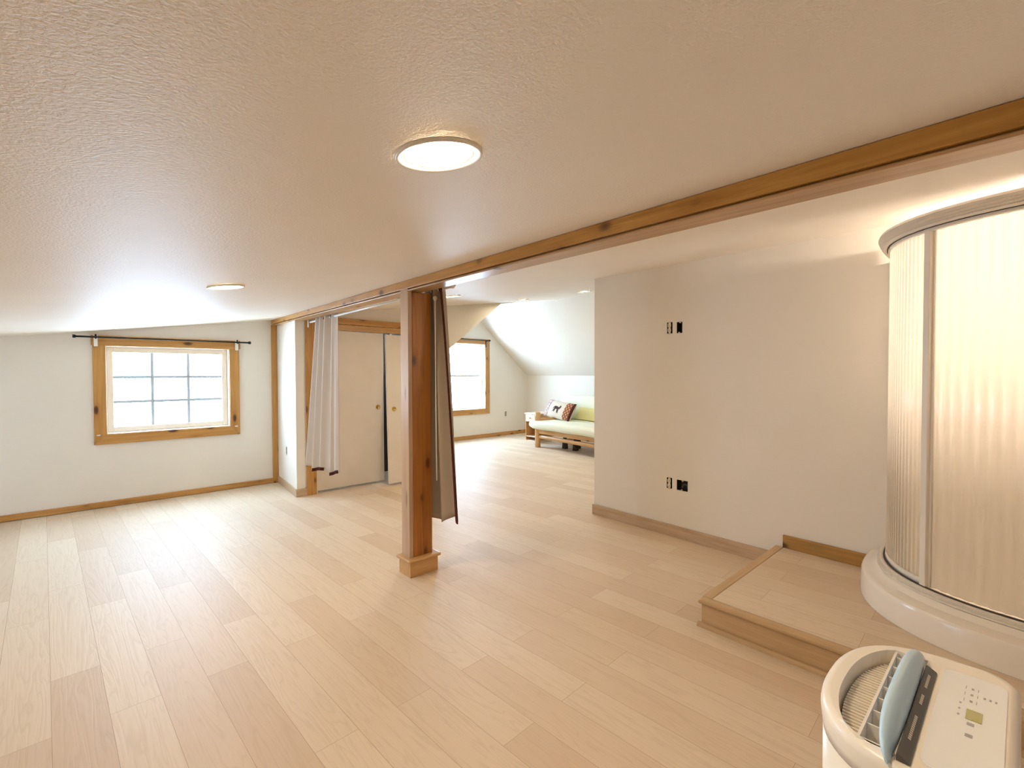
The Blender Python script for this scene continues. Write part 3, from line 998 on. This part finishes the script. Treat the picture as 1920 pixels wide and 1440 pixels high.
cr = thing('curtain_rod', 'bare black curtain rod above the wide nine-light window', 'curtain rod', (.74, YW-.08, 1.731))
MB().tube([(-.008, YW-.085, 1.730), (1.498, YW-.085, 1.730)], .0085, 12).build('rod', M['black_metal'], cr)
for x_, s in ((-.008, -1), (1.498, 1)):
    MB().tube([(x_, YW-.085, 1.730), (x_+s*.004, YW-.085, 1.730), (x_+s*.006, YW-.085, 1.730), (x_+s*.026, YW-.085, 1.730)], [.011, .013, .016, .016], 14).build('finial', M['black_metal'], cr)
for x_ in (.136, 1.385):
    o = MB().box(x_-.015, x_+.015, YW-.060, YW-.0287, 1.638, 1.752).build('mounting_block', M['white_metal'], cr, bevel=.002); o['label'] = 'white mounting block'
    mb = MB().bar((x_, YW-.0605, 1.728), (x_, YW-.098, 1.716), .012, .008, (1, 0, 0)); mb.tube([(x_, YW-.075, 1.72), (x_, YW-.075, 1.758)], .008, 8)
    mb.build('rod_holder', M['black_metal'], cr)

cr2 = thing('curtain_rod', 'bare black curtain rod across the top of the far gable window', 'curtain rod', (5.9, Y2-.07, 2.058))
MB().tube([(5.22, Y2-.075, 2.058), (6.425, Y2-.075, 2.058)], .010, 10).build('rod', M['black_metal'], cr2)
for x_, s in ((5.22, -1), (6.425, 1)):
    MB().tube([(x_, Y2-.075, 2.058), (x_+s*.03, Y2-.075, 2.058)], .018, 12).build('finial', M['black_metal'], cr2)
for x_ in (5.28, 6.375):
    MB().box(x_-.009, x_+.009, Y2-.036, Y2-.0285, 1.915, 2.07).bar((x_, Y2-.036, 2.045), (x_, Y2-.085, 2.045), .016, .010, (1, 0, 0)).build('bracket', M['black_metal'], cr2)

RX = 1.842
cr3 = thing('curtain_rod', 'white curtain rod hanging behind the beam between closet wall and post', 'curtain rod', (RX, 3.7, 1.925))
rz = lambda y: 1.915+(1.927-1.915)*(4.63-y)/1.4
MB().tube([(RX, 5.20, rz(5.20)), (RX, 2.60, rz(2.60))], .009, 12).build('rod', M['white_metal'], cr3)
MB().tube([(RX, 2.60, rz(2.6)), (RX, 2.585, rz(2.6)), (RX-.006, 2.555, rz(2.6)+.012)], [.010, .016, .012], 12).build('finial', M['white_metal'], cr3)
MB().tube([(RX-.02, 5.20, rz(5.2)-.055), (RX-.02, 5.20, rz(5.2)+.02)], .007, 8).build('end_hook', M['white_metal'], cr3)
for y in (4.95, 3.3, 2.68):
    MB().bar((RX, y, rz(y)+.008), (RX, y, cz(RX, y)-.002), .016, .010, (1, 0, 0)).build('hanger', M['white_metal'], cr3)


# ------------------------------------------------------------------ curtains
def curtain_left(u, v):
    """u 0 = edge towards the window wall, 1 = edge towards the post; v 0 = top"""
    e = sstep(v*.9)
    y = (4.985+(5.17-4.985)*v**1.1)*(1-u) + (4.49+.01*v)*u
    x = RX + (-.075*v)*(1-u)
    k = max(0.0, u)**.85
    amp = (.040*(1-.25*v))*(1-.75*sstep((u-.62)/.3))
    x += amp*math.sin(2*PI*4.2*k+.7) + .012*v*math.sin(2*PI*9*k+1.0)
    y += .012*math.sin(2*PI*4.2*k+2.2)*v
    z = rz(y)+.035 - v*(rz(y)+.035-(.385+.018*math.sin(2*PI*2.1*u+.6)))
    return Vector((x, y, z))


def curtain_right(u, v):
    """u 0 = behind the post, 1 = free edge towards the viewer"""
    e1 = 2.690 + (2.535-2.690)*v**.8
    y = 2.93*(1-u) + e1*u
    x = RX + .034*math.sin(2*PI*2.6*u+.4+.5*v)*(1-.15*v) + .03*v*(u-.4)
    zb_ = .318+.055*u + .02*math.sin(2*PI*1.5*u)
    z = rz(y)+.030 - v*(rz(y)+.030-zb_)
    return Vector((x, y, z))


def make_curtain(fn, label, mat, loc, trim_edge, hem, grom):
    c = thing('curtain', label, 'curtain', loc)
    mb = MB(); mb.grid(fn, 90, 40); mb.build('cloth', mat, c, solid=.004, fix=False)
    mb = MB()
    a, b_ = trim_edge
    mb.grid(lambda u, v: fn(a+(b_-a)*u, v), 5, 40)
    mb.build('edge_band', M['brown_trim'], c, solid=.012, fix=False)
    for h0, h1 in hem:
        mb = MB(); mb.grid(lambda u, v: fn(h0+(h1-h0)*u, .988+.02*v), 24, 3)
        mb.build('hem_band', M['brown_trim'], c, solid=.008, fix=False)
    for u in grom:
        p = fn(u, .022); y = p.y
        r = MB()
        for i in range(20):
            pass
        r.lathe([(.0165+.0045*math.cos(2*PI*i/8), .0035*math.sin(2*PI*i/8)) for i in range(8)], (RX, y, rz(y)), 24, (0, 1, 0), closed=True)
        r.build('grommet', M['black_metal'], c)
    return c


make_curtain(curtain_left, 'cream curtain with brown hem bunched at the closet end of the white rod', M['cream_fabric'], (RX, 4.8, .36), (-.035, .012), [(-.02, .10), (.34, .62), (.80, .98)], (.08, .25, .42, .60, .80))
rc = make_curtain(curtain_right, 'taupe curtain with dark brown edge band bunched behind the wooden post', M['taupe_fabric'], (RX, 2.75, .33), (.972, 1.018), [(.93, 1.018)], (.15, .5, .85))
o = MB().tube([(1.805, 2.737, 1.862), (1.803, 2.734, 1.846), (1.802, 2.730, 1.0), (1.803, 2.728, .62)], [.014, .0045, .0045, .0045], 10).build('draw_wand', M['white_metal'], rc)
MB().lathe([(0, -.016), (.012, -.011), (.0165, 0), (.012, .011), (0, .016)], (1.803, 2.735, 1.868), 16).build('wand_knob', M['trim_white'], rc)

# ------------------------------------------------------------------ futon (own frame: x = depth from front to back, y = along, origin at front left post foot)
TH = math.radians(-8.0)
fu = thing('futon_sofa', 'log-framed futon sofa with pale green cover by the knee wall', 'sofa', (6.235, 6.085, 0), TH)
W = -2.05      # towards -y
P_ = lambda *a: Vector(a)


def log(mb, a, b_, r, n=16):
    a, b_ = Vector(a), Vector(b_); k = 8
    pts = [a+(b_-a)*i/k for i in range(k+1)]
    rs = [r*(1+.03*math.sin(3.1*i+a.x*7)) for i in range(k+1)]
    rs = [r*.86]+rs+[r*.86]; pts = [a-(b_-a).normalized()*.006]+pts+[b_+(b_-a).normalized()*.006]
    return mb.tube(pts, rs, n)


for (x_, y_, h) in ((0, 0, .645), (0, W, .645), (.80, 0, .62), (.80, W, .62)):
    log(MB(), (x_, y_, .006), (x_, y_, h-.006), .053).build('leg', M['log_z'], fu, local=True)
MB().box(-.020, .018, W+.045, -.045, .258, .335).build('front_board', M['log_y'], fu, local=True, bevel=.006)
log(MB(), (.01, W+.04, .198), (.01, -.04, .198), .036).build('front_log_rail', M['log_y'], fu, local=True)
for y_ in (0, W):
    log(MB(), (.05, y_, .205), (.75, y_, .205), .035).build('side_log_rail', M['log_x'], fu, local=True)
    log(MB(), (.05, y_, .500), (.75, y_, .500), .034).build('arm_log', M['log_x'], fu, local=True)
log(MB(), (.80, W+.04, .205), (.80, -.04, .205), .036).build('rear_log_rail', M['log_y'], fu, local=True)
mb = MB()
for i in range(8):
    yy = -.12+(W+.24)*i/7
    mb.box(.02, .78, yy-.03, yy+.03, .318, .3345)
mb.build('slat_deck', M['log_x'], fu, local=True)
MB().box(.44, .52, -.60, -.52, .0, .300).build('centre_leg', M['dark'], fu, local=True, bevel=.004)
MB().tube([(.30, -.42, .0), (.30, -.42, .10), (.30, -.42, .24)], [.055, .05, .03], 14).build('centre_foot', M['dark'], fu, local=True)
MB().tube([(.30, -.70, .0), (.30, -.70, .10), (.30, -.70, .24)], [.055, .05, .03], 14).build('centre_foot', M['dark'], fu, local=True)


def cushion(fn_len, prof, mat, name, ends=.05):
    """sweep a closed 2-D profile (x, z) along y with shrunk soft ends"""
    cxp = sum(p[0] for p in prof)/len(prof); czp = sum(p[1] for p in prof)/len(prof)
    y0_, y1_ = fn_len
    mb = MB(); st = []
    N = 28
    for i in range(N+1):
        t = i/N
        e = min(t, 1-t)*abs(y1_-y0_)
        k = 1.0 if e > ends else math.sqrt(max(0.0, 1-((ends-e)/ends)**2))*.35+.65
        st.append((y0_+(y1_-y0_)*t, k))
    rings = []
    for yy, k in st:
        wob = .004*math.sin(yy*9.0)
        rings.append([mb.bm.verts.new((cxp+(p[0]-cxp)*(.9+.1*k), yy, czp+(p[1]-czp)*k+wob)) for p in prof])
    n = len(prof)
    for a, b_ in zip(rings, rings[1:]):
        for k in range(n):
            mb.f([a[k], a[(k+1) % n], b_[(k+1) % n], b_[k]], True)
    mb.f(rings[0]); mb.f(rings[-1][::-1])
    return mb.build(name, mat, fu, local=True)


def rprof(x0_, z0_, x1_, z1_, r=.05, rot=0, piv=None, n=5):
    pts = []
    for cx_, cz_, a0 in ((x1_-r, z1_-r, 0), (x0_+r, z1_-r, 90), (x0_+r, z0_+r, 180), (x1_-r, z0_+r, 270)):
        for i in range(n+1):
            a = math.radians(a0+90*i/n); pts.append((cx_+r*math.cos(a), cz_+r*math.sin(a)))
    if rot:
        c, s = math.cos(rot), math.sin(rot)
        pts = [(piv[0]+(p[0]-piv[0])*c-(p[1]-piv[1])*s, piv[1]+(p[0]-piv[0])*s+(p[1]-piv[1])*c) for p in pts]
    return pts


cushion((.15, W-.15), rprof(-.105, .337, .74, .492, .065), M['mattress'], 'seat_mattress', .06)
b1 = rprof(.64, .485, .79, .955, .06, math.radians(-14), (.70, .485))
bk = cushion((.16, W-.16), b1, M['mattress'], 'back_mattress', .05)
o = cushion((-.34, -.92), rprof(.632, .490, .640, .72, .003, math.radians(-14), (.70, .485)), M['yellow_cover'], 'yellow_patch', .01)
o['label'] = 'yellow patch of the cover'

# pillow : lies against the back at the left end
pw = thing('throw_pillow', 'oblong tapestry pillow with a dark animal motif leaning at the end of the futon', 'pillow', (0, 0, 0))
pl, ph, pt = .86, .36, .08


def pil(u, v, s):
    a, b_ = 2*u-1, 2*v-1
    k = max(0.0, (1-abs(a)**2.6)*(1-abs(b_)**2.6))**.5
    pin = 1-.06*(1-abs(a)**2)*abs(b_)**3
    return Vector((s*pt*k, a*pl/2*(1-.05*(1-b_*b_)*0), b_*ph/2*pin))


def pil_patch(mb, u0, u1, v0, v1, off, n=16):
    mb.grid(lambda u, v: pil(u0+(u1-u0)*u, v0+(v1-v0)*v, -1)-Vector((off, 0, 0)), n, n)


mb = MB()
for s in (-1, 1):
    mb.grid(lambda u, v: pil(u, v, s), 40, 24)
bmesh.ops.remove_doubles(mb.bm, verts=mb.bm.verts[:], dist=.0005)
mb.build('cushion', M['pillow'], pw, local=True)
mb = MB(); pil_patch(mb, .035, .225, .03, .97, .003); mb.build('plaid_band', M['plaid'], pw, local=True, solid=.003, fix=False)
mb = MB(); pil_patch(mb, .80, .975, .03, .97, .003); mb.build('patterned_band', M['paisley'], pw, local=True, solid=.003, fix=False)
mb = MB(); mb.grid(lambda u, v: pil(.004+.05*u, .02+.96*v, -1)-Vector((.0045, 0, 0)), 4, 16); mb.build('edge_piping', M['brown_trim'], pw, local=True, solid=.006, fix=False)
# motif: a walking animal drawn in thread (generic silhouette)
mb = MB()
def ms(a, b_):
    """pillow-plane coordinates -> just above the cloth; a to the right of the picture = -y"""
    u, v = .5-a/pl, .5+b_/ph
    p = pil(u, v, -1); return p-Vector((.004, 0, 0))
def blob(cx_, cz_, rx, rz_, rot=0):
    ctr = mb.bm.verts.new(ms(cx_, cz_)); ring = []
    for i in range(14):
        a = 2*PI*i/14; x_, z_ = rx*math.cos(a), rz_*math.sin(a)
        ring.append(mb.bm.verts.new(ms(cx_+x_*math.cos(rot)-z_*math.sin(rot), cz_+x_*math.sin(rot)+z_*math.cos(rot))))
    for i in range(14):
        mb.f([ctr, ring[i], ring[(i+1) % 14]])
blob(-.01, .020, .075, .030, -.12); blob(.075, .018, .030, .022, .25); blob(.105, .040, .018, .014, .3); blob(.092, .058, .008, .014, -.4); blob(.112, .058, .008, .014, .2)
for cx_, cz_, rot, l in ((-.070, -.025, 1.0, .045), (-.045, -.030, 1.35, .040), (.040, -.035, 1.65, .045), (.062, -.038, 1.85, .050)):
    blob(cx_, cz_, l, .009, rot)
blob(-.095, .010, .028, .006, .9)
mb.build('animal_motif', M['motif'], pw, local=True, solid=.002, fix=False)
pw.rotation_euler = (math.radians(4), math.radians(27), TH+math.radians(-4))
loc = Vector((6.235, 6.085, 0)) + Matrix.Rotation(TH, 3, 'Z') @ Vector((.44, -.10, .665))
pw.location = loc

# ------------------------------------------------------------------ nightstand
ns = thing('nightstand', 'small wooden nightstand with pale drawer, tucked between far wall and futon', 'nightstand', (6.56, 6.575, 0), math.radians(-4))
MB().box(-.02, .42, .135, .155, .045, .555).build('side_panel', M['night'], ns, local=True, bevel=.002)
MB().box(-.02, .42, -.155, -.135, .045, .555).build('side_panel', M['night'], ns, local=True, bevel=.002)
MB().box(.40, .42, -.134, .134, .045, .555).build('back_panel', M['night'], ns, local=True)
MB().box(-.035, .435, -.17, .17, .556, .580).build('top', M['night_pale'], ns, local=True, bevel=.004)
dw = MB().box(-.032, -.012, -.133, .133, .412, .552).build('drawer', M['night_pale'], ns, local=True, bevel=.003)
MB().lathe([(0, 0), (.010, 0), (.008, .010), (.014, .020), (0, .026)], (-.0325, 0, .485), 14, (-1, 0, 0)).build('knob', M['brass'], dw, local=True)
MB().box(-.015, .398, -.133, .133, .110, .128).build('shelf', M['night_pale'], ns, local=True)
MB().box(-.005, .41, -.15, .15, .0, .0445).build('plinth', M['night_pale'], ns, local=True, bevel=.002)

# ------------------------------------------------------------------ portable air conditioner
AZ = .70
ac = thing('portable_air_conditioner', 'cream portable air conditioner with a raised, daylight-tinted blue louver flap in the near corner', 'air conditioner', (1.22, .14, 0))


def ac_outline(ins=0.0, n=16):
    xr_, yb_, r = 1.458-ins, -.004+ins, .055
    P = []
    hw = 1.458-1.22-ins
    for i in range(n+1):            # back right corner
        a = math.radians(-90+90*i/n); P.append((xr_-r+r*math.cos(a), yb_+r+r*math.sin(a)))
    for i in range(1, 2*n):         # bowed front from right to left
        a = PI*i/(2*n)
        e = 2.55
        x_ = 1.22+hw*math.copysign(abs(math.cos(a))**(2/e), math.cos(a))
        y_ = .085+(.287-ins-.085)*abs(math.sin(a))**(2/e)
        P.append((x_, y_))
    xl = 1.22-hw
    for i in range(n+1):
        a = math.radians(180+90*i/n); P.append((xl+r+r*math.cos(a), yb_+r+r*math.sin(a)))
    return P


def loft(mb, rings, smooth=True, capb=True, capt=True):
    V = [[mb.bm.verts.new(p) for p in r] for r in rings]
    n = len(V[0])
    for a, b_ in zip(V, V[1:]):
        for k in range(n):
            mb.f([a[k], a[(k+1) % n], b_[(k+1) % n], b_[k]], smooth)
    if capb:
        mb.f(V[0][::-1])
    if capt:
        mb.f(V[-1])
    return V


mb = MB()
loft(mb, [[(x_, y_, z) for x_, y_ in ac_outline(i)] for i, z in ((.016, .035), (.006, .05), (.005, .40), (.004, .64))])
mb.build('body', M['ac_white'], ac)
for xx in (1.06, 1.38):
    for yy in (.04, .22):
        MB().tube([(xx-.011, yy, .018), (xx+.011, yy, .018)], .018, 14).bar((xx, yy, .022), (xx, yy, .0345), .016, .016, (1, 0, 0)).build('caster', M['ac_label'], ac)
# top shell with the crescent opening
mb = MB()
prof = [(.004, .641), (.002, .660), (.0, .680), (.002, .692), (.008, .6985), (.016, AZ)]
V = loft(mb, [[(x_, y_, z) for x_, y_ in ac_outline(i)] for i, z in prof], capt=False)
# opening: crescent front + straight rear edge at y = .135
op = []
N = 28
for i in range(N+1):
    t = i/N; x_ = 1.015+(1.402-1.015)*t
    y_ = .197+.056*max(0.0, 1-abs(2*t-1)**2.4)**.75
    op.append((x_, y_))
rear = [(1.402-(1.402-1.015)*i/12, .140) for i in range(0, 13)]
loop = op+rear
vt = [mb.bm.verts.new((x_, y_, AZ)) for x_, y_ in loop]
vb = [mb.bm.verts.new((x_, y_, AZ-.055)) for x_, y_ in loop]
n = len(loop)
es = []
for k in range(n):
    e = mb.bm.edges.get((vt[k], vt[(k+1) % n])) or mb.bm.edges.new((vt[k], vt[(k+1) % n])); es.append(e)
top = V[-1]
for k in range(len(top)):
    e = mb.bm.edges.get((top[k], top[(k+1) % len(top)]))
    es.append(e)
bmesh.ops.triangle_fill(mb.bm, use_beauty=True, use_dissolve=False, edges=es)
for k in range(n):
    mb.f([vt[k], vt[(k+1) % n], vb[(k+1) % n], vb[k]])
mb.f(vb)
mb.build('top_shell', M['ac_white'], ac)
# grille slats at the bottom of the crescent
mb = MB()
for i in range(34):
    x_ = 1.03+(1.385-1.03)*i/33; t = (x_-1.015)/(1.402-1.015)
    yy = .197+.056*max(0.0, 1-abs(2*t-1)**2.4)**.75-.006
    mb.box(x_-.0022, x_+.0022, .198, max(.203, yy), AZ-.052, AZ-.030)
mb.build('grille_slats', M['trim_white'], ac)
MB().prism([(x_, y_-.0, AZ-.0545) for x_, y_ in op[1:-1]]+[(1.39, .199, AZ-.0545), (1.03, .199, AZ-.0545)], (0, 0, .003)).build('grille_shadow_tray', M['ac_grey'], ac)  # dark tray paints the shade in the gaps between slats
# louver frame : long bar + cross dividers
mb = MB().box(1.02, 1.398, .193, .1975, AZ-.05, AZ-.002)
for i in range(8):
    x_ = 1.03+.05*i
    mb.box(x_-.0015, x_+.0015, .144, .1925, AZ-.05, AZ-.006)
mb.build('louver_frame', M['trim_white'], ac)


# flap : curved blade standing up, lens-shaped along x
def flap(u, v):
    x_ = .985+(1.405-.985)*u
    w_ = max(0.0, 1-abs(2*u-1)**3.2)**.6           # taper at both ends
    a = 2*PI*v
    h = .010+.044*w_; th_ = .002+.0125*w_
    # ellipse section leaning to +y at the top
    cy, cz_ = th_*math.cos(a), h*.5*(1+math.sin(a))
    lean = .30
    return Vector((x_, .148+cy+lean*cz_, AZ-.004+cz_*.95))


mb = MB()
V = mb.grid(lambda u, v: flap(u, v if v < 1 else 0), 40, 19)
mb.f([V[0][j] for j in range(18)]); mb.f([V[-1][j] for j in range(18)][::-1])
bmesh.ops.remove_doubles(mb.bm, verts=mb.bm.verts[:], dist=.00005)
fl = mb.build('louver_flap', M['ac_daylit'], ac); fl['label'] = 'raised louver flap tinted blue for daylight'
mb = MB().prism([(1.0, .1385, AZ+.001), (1.0, .1385, AZ+.012), (1.0, .1365, AZ+.0135), (1.0, .121, AZ+.004), (1.0, .120, AZ+.001)], (.352, 0, 0))
lb = mb.build('label_strip', M['ac_label'], ac); lb['label'] = 'dark grey label strip behind the flap'
for a0, a1 in ((1.26, 1.32), (1.19, 1.235), (1.06, 1.15)):
    n_ = int((a1-a0)/.0065); mb = MB()
    for i in range(n_):
        x_ = a0+.0065*i
        y_, z_ = .131, AZ+.0100
        mb.hexa([(x_, y_, z_+.0004), (x_+.0042, y_, z_+.0004), (x_+.0042, y_-.004, z_-.0020), (x_, y_-.004, z_-.0020),
                 (x_, y_, z_+.0009), (x_+.0042, y_, z_+.0009), (x_+.0042, y_-.004, z_-.0015), (x_, y_-.004, z_-.0015)])
    mb.build('printed_word', M['print_light'], lb)
# control panel
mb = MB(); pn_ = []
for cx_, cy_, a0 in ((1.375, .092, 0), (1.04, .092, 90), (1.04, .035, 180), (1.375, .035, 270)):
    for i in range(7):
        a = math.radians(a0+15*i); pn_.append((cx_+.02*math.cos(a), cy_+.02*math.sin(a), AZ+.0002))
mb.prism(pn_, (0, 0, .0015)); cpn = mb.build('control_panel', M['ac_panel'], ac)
zt = AZ+.0019
mb = MB()


def mark(x_, y_, lx, ly):
    mb.box(x_-lx/2, x_+lx/2, y_-ly/2, y_+ly/2, zt, zt+.0003)


for i, xx in enumerate((1.338, 1.312, 1.286)):      # three rows of icons
    mark(xx, .064, .007, .004)
    for b_ in (.074, .056):
        mark(xx, b_, .011, .0010)
for yy in (.046, .038, .030):
    mark(1.316, yy, .007, .0032)
mb.build('printed_icons', M['print'], cpn); mb = MB()
for xx in (1.268, 1.245, 1.222):
    mark(xx, .078, .006, .0030)
mb.build('printed_symbols', M['print'], cpn)
for xx in (1.20, 1.16):
    mb = MB(); mark(xx, .06, .010, .010); mb.build('button', M['print'], cpn)
MB().box(1.215, 1.252, .046, .068, AZ+.0018, AZ+.0026).build('display_window', M['lcd'], cpn)
